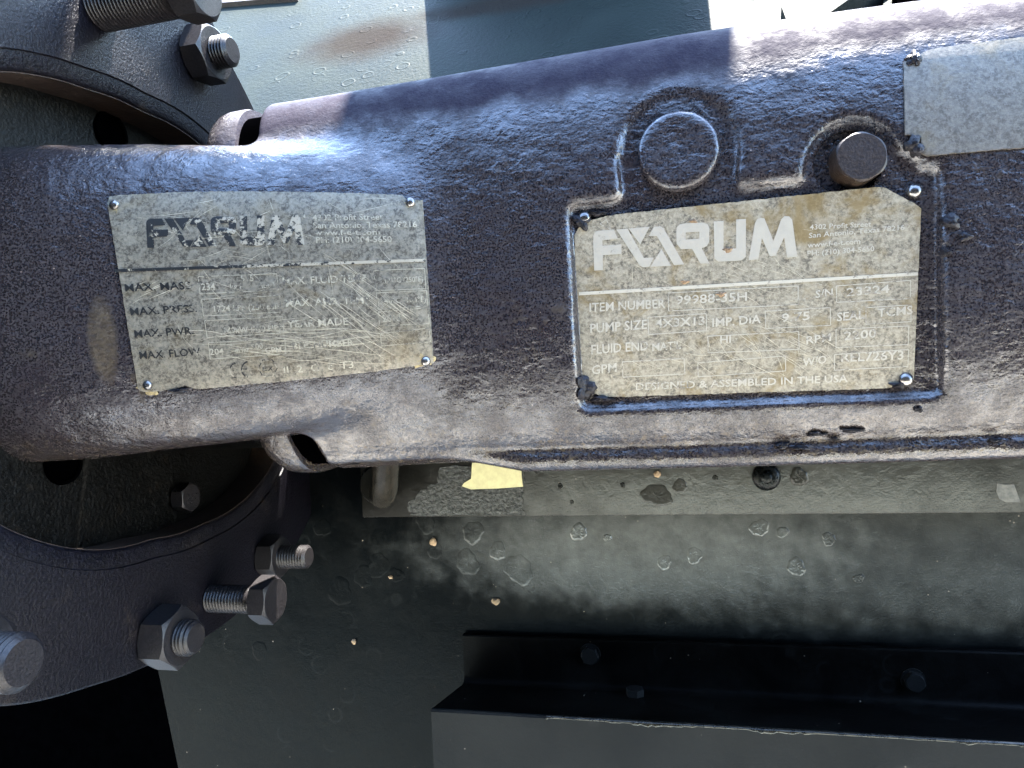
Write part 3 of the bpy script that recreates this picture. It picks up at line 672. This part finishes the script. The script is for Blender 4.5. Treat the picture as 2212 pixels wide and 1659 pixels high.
def stud(tip, bx_, r, nut=None, af=None, head=None, spin=.3, label=None):
    """tip: picture position of the free end; bx_: picture x where the shank meets the flange"""
    s = (1163 - tip[1]) / (-5437 - tip[0]); by = tip[1] + s * (bx_ - tip[0])
    b = onX(bx_, by, XF); xs = np.linspace(XF, XF + .14, 600); pr = np.array([proj((x, b[1], b[2]))[0] for x in xs])
    L = float(np.interp(tip[0], pr, xs) - XF)
    V, Fc = lathe(thread_prof(r, L, .0024), 28)
    so = mesh_ob('stud', place(V, (1, 0, 0), b), Fc, M['bolt'], flange, 30)
    if nut: V, Fc = lathe(hex_prof(af, nut), 48); mesh_ob('nut', place(V, (1, 0, 0), b + np.array([.0004, 0, 0]), spin), Fc, M['bolt'], so, 28)
    if head: V, Fc = lathe(hex_prof(af, head), 48); mesh_ob('bolt_head', place(V, (1, 0, 0), b + np.array([L - head * .25, 0, 0]), spin), Fc, M['bolt'], so, 28)
    return so
stud((503, 108), 424, .0112, .0165, .0365, spin=.12)
stud((668, 1203), 572, .0093, .015, .030, spin=.35)
stud((568, 1295), 455, .0098, None, .029, .0135, spin=.35)
stud((424, 1378), 338, .0112, .0185, .0345, spin=.35)
stud((52, 1432), -125, .0130, .018, .042, spin=.3)
stud((402, -22), 215, .0140, None, .033, .0165, spin=.2)

# ------------------------------------------------------------------ skid below the frame
NP_, NL = -.225, -.207
lx = onN(340, 1440, NP_); lx2 = onN(385, 1659, NP_); uE = onN(1500, 1113, NL)[1]; uT_ = .02
sl_ = (lx2[0] - lx[0]) / (lx2[1] - lx[1])
def slab_poly(pts, n0, n1): return prism(pts, [(x, u, n1) for x, u in pts], [(x, u, n0) for x, u in pts])
u0, u1 = -.46, .1
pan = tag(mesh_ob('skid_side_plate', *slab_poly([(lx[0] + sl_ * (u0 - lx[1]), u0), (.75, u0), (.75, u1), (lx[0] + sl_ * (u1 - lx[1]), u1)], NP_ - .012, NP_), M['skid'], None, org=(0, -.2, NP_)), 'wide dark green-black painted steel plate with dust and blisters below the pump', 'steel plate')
lxl = onN(782, 1100, NL)[0]
led = thing('ledge_bar', (lxl, uE, NL), 'olive-grey glossy flat bar along the pump just under its lower rim', 'flat bar')
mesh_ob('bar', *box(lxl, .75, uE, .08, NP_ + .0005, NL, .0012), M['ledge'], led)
def on_plane_poly(name, pxs, n, h, mat, parent):
    pts = [onN(a, b, n) for a, b in pxs]; return mesh_ob(name, *prism(pts, [p + (0, 0, h) for p in pts], [p - (0, 0, .0004) for p in pts]), mat, parent, 40)
def jagpoly(pts, amp, n=5):
    out = []
    for (a, b), (c, d) in zip(pts, pts[1:] + pts[:1]):
        for k in range(n): t = k / n; out.append((a + (c - a) * t + RNG.normal(0, amp), b + (d - b) * t + RNG.normal(0, amp)))
    return out
on_plane_poly('flaked_patch', jagpoly([(885, 1090), (912, 1058), (945, 1045), (950, 1010), (1135, 1000), (1130, 1050), (1128, 1095), (1135, 1112), (890, 1114)], 2.2), NL, .0006, M['stipple'], led)
on_plane_poly('paint_mark', [(2153, 1044), (2170, 1047), (2190, 1046), (2196, 1062), (2204, 1085), (2190, 1085), (2172, 1085), (2158, 1077), (2152, 1062)], NL, .0003, M['mark'], led)
on_plane_poly('paint_mark', [(2218, 1060), (2240, 1058), (2246, 1085), (2222, 1090), (2215, 1076)], NL, .0003, M['mark'], led)
def bumpy_disc(name, px, n, r, h, mat, parent, seed, ecc=1.):
    rg = np.random.default_rng(seed); c = onN(*px, n); K, Rn = 40, 9; V = []
    ph = rg.uniform(0, 6, 6); a = np.linspace(0, 2 * np.pi, K, endpoint=False)
    rr = 1 + .1 * np.sin(2 * a + ph[0]) + .08 * np.sin(3 * a + ph[1]) + .05 * np.sin(7 * a + ph[2])
    for i in range(Rn):
        s = 1 - i / Rn
        z = h * (0 if i == 0 else (.4 + .6 * rg.uniform(0, 1, K)) * (1 if i > 1 else .5))
        V.append(np.stack([c[0] + r * s * rr * np.cos(a), c[1] + r * s * ecc * rr * np.sin(a), c[2] + z + np.zeros(K) - (.0003 if i == 0 else 0)], 1))
    V = np.concatenate(V); Fc = [(i * K + k, i * K + (k + 1) % K, (i + 1) * K + (k + 1) % K, (i + 1) * K + k) for i in range(Rn - 1) for k in range(K)] + [tuple(range((Rn - 1) * K, Rn * K))]
    return mesh_ob(name, V, Fc, mat, parent, 0)
S = .585 / FPX
for k, (x, y, r, h) in enumerate(((735, 1278, 38, .0007), (818, 1222, 34, .0006), (697, 1140, 26, .0005), (856, 1242, 22, .0006), (785, 1245, 30, .0005), (920, 1130, 28, .0007), (1022, 1150, 30, .0011), (1010, 1215, 34, .0008), (1075, 1190, 24, .0009), (1120, 1230, 40, .0006),
                                   (1250, 1150, 22, .0022), (1312, 1162, 10, .0022), (1640, 1140, 22, .0012), (1690, 1150, 14, .0012), (1790, 1165, 16, .0012), (1720, 1225, 22, .0012), (1855, 1250, 12, .0012), (1500, 1200, 20, .0007), (1435, 1215, 18, .0008), (940, 1190, 22, .0006), (560, 1405, 26, .0005))):
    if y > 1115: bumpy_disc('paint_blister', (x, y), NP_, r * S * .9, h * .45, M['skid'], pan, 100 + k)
for k, (x, y, r, h, e) in enumerate(((1418, 1070, 38, .0007, .62), (1468, 1050, 16, .0006, 1), (1726, 1030, 17, .0016, 1.3), (1210, 1050, 6, .0016, 1), (1345, 1048, 6, .0015, 1), (1160, 1018, 6, .002, 1), (1235, 1085, 5, .001, 1), (1545, 1032, 6, .0012, 1))):
    bumpy_disc('paint_blister', (x, y), NL, r * S * .95, h, M['ledge'], led, 200 + k, e)
c = onN(1655, 1030, NL); V, Fc = lathe([(0, .0105), (.003, .0102), (.0055, .008), (.006, .0045), (.011, .004), (.012, .0025)], 28)
mesh_ob('painted_bolt', place(V, (-.1, .1, 1), c), Fc, M['blister'], led, 45)
c = onN(870, 1010, NL)
def tube(pts, r, K=20, n=40):
    P = np.array(pts); s = np.linspace(0, 1, len(P)); t = np.linspace(0, 1, n); C3 = np.stack([np.interp(t, s, P[:, i]) for i in range(3)], 1)
    k = np.hanning(9); k /= k.sum(); C3 = np.stack([np.convolve(np.pad(C3[:, i], 4, 'edge'), k, 'valid') for i in range(3)], 1)
    V, Fc = [], []
    for i in range(n):
        d = C3[min(i + 1, n - 1)] - C3[max(i - 1, 0)]; d /= np.linalg.norm(d); a = np.cross(d, (1, 0, 0)); a /= np.linalg.norm(a); b = np.cross(d, a)
        rr = r * (1 if i not in (0, n - 1) else .8)
        for j in range(K): q = 2 * math.pi * j / K; V.append(C3[i] + rr * (a * math.cos(q) + b * math.sin(q)))
    for i in range(n - 1):
        for j in range(K): jj = (j + 1) % K; Fc.append((i * K + j, i * K + jj, (i + 1) * K + jj, (i + 1) * K + j))
    return V, Fc + [tuple(range(K)), tuple(range((n - 1) * K, n * K))]
hk = thing('anchor_hook', onN(825, 1075, NL), 'dark bent steel rod hooking down onto the left end of the flat bar', 'hook')
mesh_ob('rod', *tube([onN(838, 940, -.09), onN(834, 1000, -.12), onN(832, 1050, -.145), onN(828, 1072, -.165), onN(822, 1070, -.19), onN(820, 1060, -.21)], .0098), M['rod'], hk, 60)
V, Fc = lathe([(0, .0175), (.004, .0175), (.006, .0155), (.0062, .004)], 36); mesh_ob('washer', place(V, (0, 0, 1), onN(822, 1046, NL)), Fc, M['ledge'], hk, 40)
tp = [onN(a, b, NL + .0016) for a, b in ((1020, 1000), (1125, 996), (1127, 1030), (1130, 1051), (1075, 1055), (1040, 1056), (1018, 1057), (998, 1050), (1003, 1043), (1018, 1034))]
tag(mesh_ob('tape', *prism(tp, [p + (0, 0, .0005) for p in tp], tp), M['tape'], None, 40), 'torn yellow masking tape scrap stuck on the flat bar under the frame', 'tape')

# channel rail along the bottom
NW, NFr = -.219, -.150
uA = onN(1500, 1388, NW)[1]; uB_ = onN(1500, 1497, NW)[1]
xw = onN(1001, 1420, NW)[0]; xfr = onN(931, 1537, NFr)[0]
uLip = onN(1500, 1568, NFr)[1]
rail = thing('channel_rail', (xw, uB_, NW), 'long black steel channel rail with a grey front lip along the bottom', 'channel rail')
def profile_extrude(prof, x_of, x1, mat, name, parent):
    V = [(x_of(n), u, n) for u, n in prof] + [(x1, u, n) for u, n in prof]; n = len(prof)
    Fc = [(i, (i + 1) % n, n + (i + 1) % n, n + i) for i in range(n)] + [tuple(range(n)), tuple(range(n, 2 * n))[::-1]]
    return mesh_ob(name, V, Fc, mat, parent, 30)
x_of = lambda n: xw + (xfr - xw) * (n - NW) / (NFr - NW)
fil = [(uB_ + .006 * (1 - math.sin(a)), NW + .006 * (1 - math.cos(a))) for a in np.linspace(0, math.pi / 2, 7)]
profile_extrude([(uA, NP_ + .0004), (uA, NW - .001), (uA - .001, NW)] + fil + [(uLip + .0005, NFr - .003), (uLip - .006, NFr - .003), (uB_ - .008, NW + .01), (uB_ - .008, NP_ + .0004)], x_of, .75, M['channel'], 'web', rail)
profile_extrude([(uLip + .0006, NFr - .0028), (uLip + .0004, NFr - .0012), (uLip - .001, NFr)] + [(uLip - .12, NFr), (uLip - .12, NFr - .007), (uLip - .006, NFr - .0032)], lambda n: xfr + .00, .75, M['lip'], 'lip', rail)
def small_hex(px, n, axis, parent):
    c = onN(*px, n); V, Fc = lathe(hex_prof(.0125, .006), 48); w_, f_ = lathe([(0, .0085), (.0012, .0085), (.0012, .004)], 28)
    mesh_ob('hex_bolt', *join((place(V, axis, c + np.array(axis) * .001, .3), Fc), (place(w_, axis, c), f_)), M['lip'], parent, 28)
small_hex((1275, 1412), NW, (0, 0, 1), rail); small_hex((1972, 1468), NW, (0, 0, 1), rail)
tgt = proj(onN(1372, 1500, -.2)); d = rays([(1372, 1503)])[0]; t = (uB_ + .0005 - CAM[1]) / d[1]; c = CAM + d * t
V, Fc = lathe(hex_prof(.0125, .006), 48); mesh_ob('hex_bolt', place(V, (0, 1, 0), c, .3), Fc, M['lip'], rail, 28)

def clod(name, c, r, seed, sq=(1, 1, .6), mat='clod'):
    bm = bmesh.new(); bmesh.ops.create_icosphere(bm, subdivisions=3, radius=1); rg = np.random.default_rng(seed); D = rg.normal(0, 1, (7, 3)) * 2.2; ph = rg.uniform(0, 6, 7)
    V = np.array([tuple(v.co) for v in bm.verts]); Fc = [[v.index for v in f.verts] for f in bm.faces]; bm.free()
    V = V * (1 + .13 * np.sin(V @ D.T + ph).sum(1) / 1.6)[:, None] * r * np.array(sq); return mesh_ob(name, V + np.asarray(c), Fc, M[mat], None, 0)
def on_u(px, py, u): d = rays([(px, py)])[0]; return CAM + d * ((u - CAM[1]) / d[1])
for px, n, r, lab in (((936, 1170), NP_ + .0016, .0036, 'tan dirt clod on the dark plate right below the hook'), ((1072, 1300), NP_ + .0014, .0032, 'orange-tan dirt clod above the left end of the channel rail'),
                      ((765, 1386), NP_ + .001, .0022, 'narrow tan crumb on the dark plate left of the channel rail'), ((843, 1247), NP_ + .001, .0018, 'tiny tan crumb on the dark plate below the hook, left of the two larger clods'), ((1420, 1024), NL + .0012, .0024, 'tiny orange crumb on the flat bar close under the frame')):
    tag(clod('dirt_clod', onN(*px, n), r, px[0]), lab, 'dirt', 'dirt crumbs on the skid')
for px, r, lab in (((1308, 1553), .010, 'longest pale leaf-shaped paint chip lying in the channel rail'), ((1762, 1546), .008, 'thin pale chip in the channel rail, middle one of three'), ((2150, 1574), .0085, 'oval pale chip in the channel rail near the right edge')):
    tag(clod('paint_flake', on_u(*px, uB_ + .001), r, px[0], (1.3, .12, .7), 'chip'), lab, 'paint chip', 'chips lying in the channel rail')

# ------------------------------------------------------------------ far deck, brace, shade
def frame_mesh(name, V, Fc, mat, sharp=35): return mesh_ob(name, V, Fc, mat, None, sharp)
def dk(px, py, h=0.): return onP(px, py, h)
DB, DT = onP(-200, 420), onP(-200, -260)
ex = np.array([1., 0, 0])
def dbox(name, x0, x1, a0, a1, h0, h1, mat, parent=None, bev=.002):
    """box laid on the deck: x along the shaft, a up the slope from the point under the frame, h above the deck"""
    V, Fc = box(x0, x1, a0, a1, h0, h1, bev); V = np.array(V)
    return mesh_ob(name, DK0 + V[:, :1] * ex + V[:, 1:2] * DKU + V[:, 2:] * DKN, Fc, mat, parent)
def dcoord(p): q = np.asarray(p) - DK0; return q[0], q @ DKU
xa = dcoord(onP(470, 8))[1]
DECK_ORG = tuple(DK0 + ex * .1 + DKU * ((xa + .48) / 2) - DKN * .006)
M['deck'] = make_deck()
deck = tag(dbox('skid_deck', -1.3, 1.5, -.02, xa + .5, -.012, 0, M['deck']), kind='structure')
tag(world_ground := mesh_ob('ground', [tuple(ROT.transposed() @ Vector(v)) for v in ((-60, -60, -.85), (60, -60, -.85), (60, 60, -.85), (-60, 60, -.85))], [(0, 1, 2, 3)], M['ground'], None, 0, False), kind='structure')
c = onN(100, 1650, -.42)
tag(mesh_ob('shade_floor', *box(-1.2, 1.0, -.75, .2, -.47, -.45, .002), M['void']), kind='structure')  # near-black sheet painted in for the shade under the skid

# unseen post inferred from its shadow; outline and side arm shaped to cast shade
def fw(p): return ROT.transposed() @ Vector(p)
YP = W(onP(1220, -90)).y
def to_post(p):
    w = W(p); t = (YP - w.y) / SDIR.y; q = w + SDIR * t; return q.x, q.z
hc = hit([(741, 228), (741, 262), (1590, 122), (1590, 150)], 0)
Lp = sorted([to_post(onP(917, 0)), to_post(onP(930, 185)), to_post(hc[0]), to_post(hc[1])], key=lambda q: q[1])
Rp = sorted([to_post(onP(1530, 0)), to_post(onP(1540, 85)), to_post(hc[2]), to_post(hc[3])], key=lambda q: q[1])
def line_at(a, b, z): k = (z - a[1]) / (b[1] - a[1]); return a[0] + (b[0] - a[0]) * k
zb = W(onP(1220, -90)).z - .05; zt = .95
l0 = line_at(Lp[0], Lp[1], zb); r0 = line_at(Rp[0], Rp[1], zb)
lt = Lp[-1][0] + (Lp[-1][0] - Lp[1][0]) * (zt - Lp[-1][1]) / (Lp[-1][1] - Lp[1][1]); rt = Rp[-1][0] + (Rp[-1][0] - Rp[1][0]) * (zt - Rp[-1][1]) / (Rp[-1][1] - Rp[1][1])
zt = 1.25
ar = [to_post(q) for q in hit([(225, 327), (450, 326), (700, 324), (-30, 333)], 0)]
lt = Lp[-1][0] + (Lp[-1][0] - Lp[1][0]) * (zt - Lp[-1][1]) / (Lp[-1][1] - Lp[1][1]); rt = Rp[-1][0] + (Rp[-1][0] - Rp[1][0]) * (zt - Rp[-1][1]) / (Rp[-1][1] - Rp[1][1])
outl = [(l0, zb), Lp[0], Lp[1], (Lp[-1][0], ar[2][1] + .002), (ar[1][0], ar[1][1] + .002), (ar[0][0], ar[0][1] + .002), (ar[3][0], ar[3][1] - .006), (ar[3][0], zt), (rt, zt), Rp[-1], Rp[1], Rp[0], (r0, zb)]
V, Fc = prism(outl, [fw((x, YP, z)) for x, z in outl], [fw((x, YP + .006, z)) for x, z in outl])
tag(mesh_ob('shadow_bracket', V, Fc, M['void'], None, 30), 'dark upright steel bracket standing on the grey-green deck, unseen, its outline shaped to cast the shadows', 'bracket')
# unseen diagonal bar above the flange, added and shaped to cast its shadow band
YB = W(onX(330, 150, XF)).y + .36
def to_bar(p):
    w = W(p); t = (YB - w.y) / SDIR.y; q = w + SDIR * t; return fw((q.x, q.y, q.z)), fw((q.x, q.y + .006, q.z))
bp = [to_bar(onX(a, b, XF)) for a, b in ((120, -85), (190, 0), (440, 300), (462, 326), (572, 318), (560, 262), (490, 120), (440, 0), (405, -85))]
tag(mesh_ob('shadow_bar', *prism(bp, [a for a, b in bp], [b for a, b in bp]), M['rough_black'], None, 30), 'dark slanting flat bar above the round flange, unseen, shaped to cast its dark band', 'bar')

def deck_prism(name, pxs, h0, h1, mat, parent=None):
    top = [onP(a, b, h1) for a, b in pxs]; bot = [p - DKN * (h1 - h0) for p in top]
    return mesh_ob(name, *prism(top, top, bot), mat, parent, 30)
br = thing('brace_beam', onP(1700, 60), 'grey-green diagonal brace beam welded on the deck behind the frame at the top right', 'brace')
deck_prism('beam', [(1688, 14), (1706, 62), (1746, 58), (1800, 22), (1920, -62), (1790, -62)], 0, .045, M['brace'], br)
deck_prism('toe_strip', [(1752, 60), (1772, 57), (1940, -58), (1922, -58)], 0, .012, M['ledge'], br)
tag(deck_prism('gap_shade', [(1938, 16), (2300, -30), (2300, -160), (1938, -140)], 0, .03, M['void']), 'black slab standing for a shaded gap at the top right corner above the frame', 'box')  # near-black slab, the darkness of a gap painted in
tag(deck_prism('rusty_beam', [(380, 14), (640, -8), (640, -110), (380, -110)], 0, .008, M['rust']), 'rusty brown beam edge in the top left behind the big bolt', 'beam')

# back cover lip showing as a thin line above the frame's top edge
tl_ = [onN(a, b, -.078) for a, b in ((930, 184), (1200, 139), (1475, 92), (1620, 66), (1755, 46), (1941, 18), (2212, -10), (2300, -22))]
V, Fc = [], []
for q in tl_: V += [q, q + (0, -.03, 0), q + (0, -.03, -.008), q + (0, 0, -.008)]
for i in range(len(tl_) - 1):
    for k in range(4): Fc.append((i * 4 + k, i * 4 + (k + 1) % 4, i * 4 + 4 + (k + 1) % 4, i * 4 + 4 + k))
Fc += [(0, 1, 2, 3), tuple(len(V) - 4 + k for k in range(4))]
mesh_ob('cover_lip', V, Fc, M['ledge'], frame, 30)
# paler strip on the channel lip: wear plus its specular glint, painted
xs_ = np.sort(np.r_[np.linspace(onN(1180, 1560, NFr)[0], .45, 220)]); V, Fc = [], []
gap = np.convolve(RNG.normal(0, 1, len(xs_) + 6), np.ones(7) / 7, 'valid')
for i_, x in enumerate(xs_):
    k_ = max(0., gap[i_] * 3.2 + .35); w_ = .0001 + .0009 * k_ * RNG.uniform(.3, 1)
    V += [(x, uLip + .0009, NFr - .0016), (x, uLip + .0004, NFr + .0003 * min(1, k_)), (x, uLip - .0006 - w_, NFr + .0003 * min(1, k_ * 2) - .0001)]
for i in range(len(xs_) - 1):
    for k in range(2): Fc.append((i * 3 + k, i * 3 + k + 1, i * 3 + 4 + k, i * 3 + 3 + k))
mesh_ob('worn_glint', V, Fc, M['rod'], rail, 0)

def wmesh_box(name, x0, x1, y0, y1, z0, z1, mat, bev=.01):
    V, Fc = box(x0, x1, y0, y1, z0, z1, bev); return mesh_ob(name, [fw(v) for v in V], Fc, mat, None, 30)
tag(wmesh_box('sky_blocker', -3.0, 2.4, -1.8, -1.25, .0, 4.2, M['void'], .02), 'unseen tall black cabinet facing the pump, behind the photographer', 'blocker')  # made-up box added to block sky and darken reflections
V, Fc = lathe([(0, .086), (.07, .086), (.075, .08), (.075, .03)], 48)
mesh_ob('sun_blocker', place(V, (1, 0, 0), (XF - .029, .048, -.115)), Fc, M['rough_black'], flange, 40)  # hidden cylinder added to keep sun off the lower bore

for k, (px, w, h) in enumerate((((250, 452), 12, 14), (((884), 444), 15, 11), ((322, 838), 20, 14), ((915, 776), 22, 17), ((262, 482), 12, 6))):
    blob('corrosion', px, w, h, hit if k < 4 else hit_plate, pl_l if k < 4 else pl_r, M['ochre'], .0003, 300 + k)

for k, (px, w, h) in enumerate((((1690, 962), 16, 8), ((1728, 966), 20, 6), ((1765, 938), 22, 5), ((1840, 930), 26, 5), ((1802, 948), 12, 4), ((2052, 478), 22, 16), ((2085, 512), 14, 10), ((2040, 545), 12, 9), ((1985, 885), 9, 6), ((2150, 950), 16, 4))):
    blob('paint_lump', px, w, h, hit, frame, M['sealant'], .0016, 500 + k)
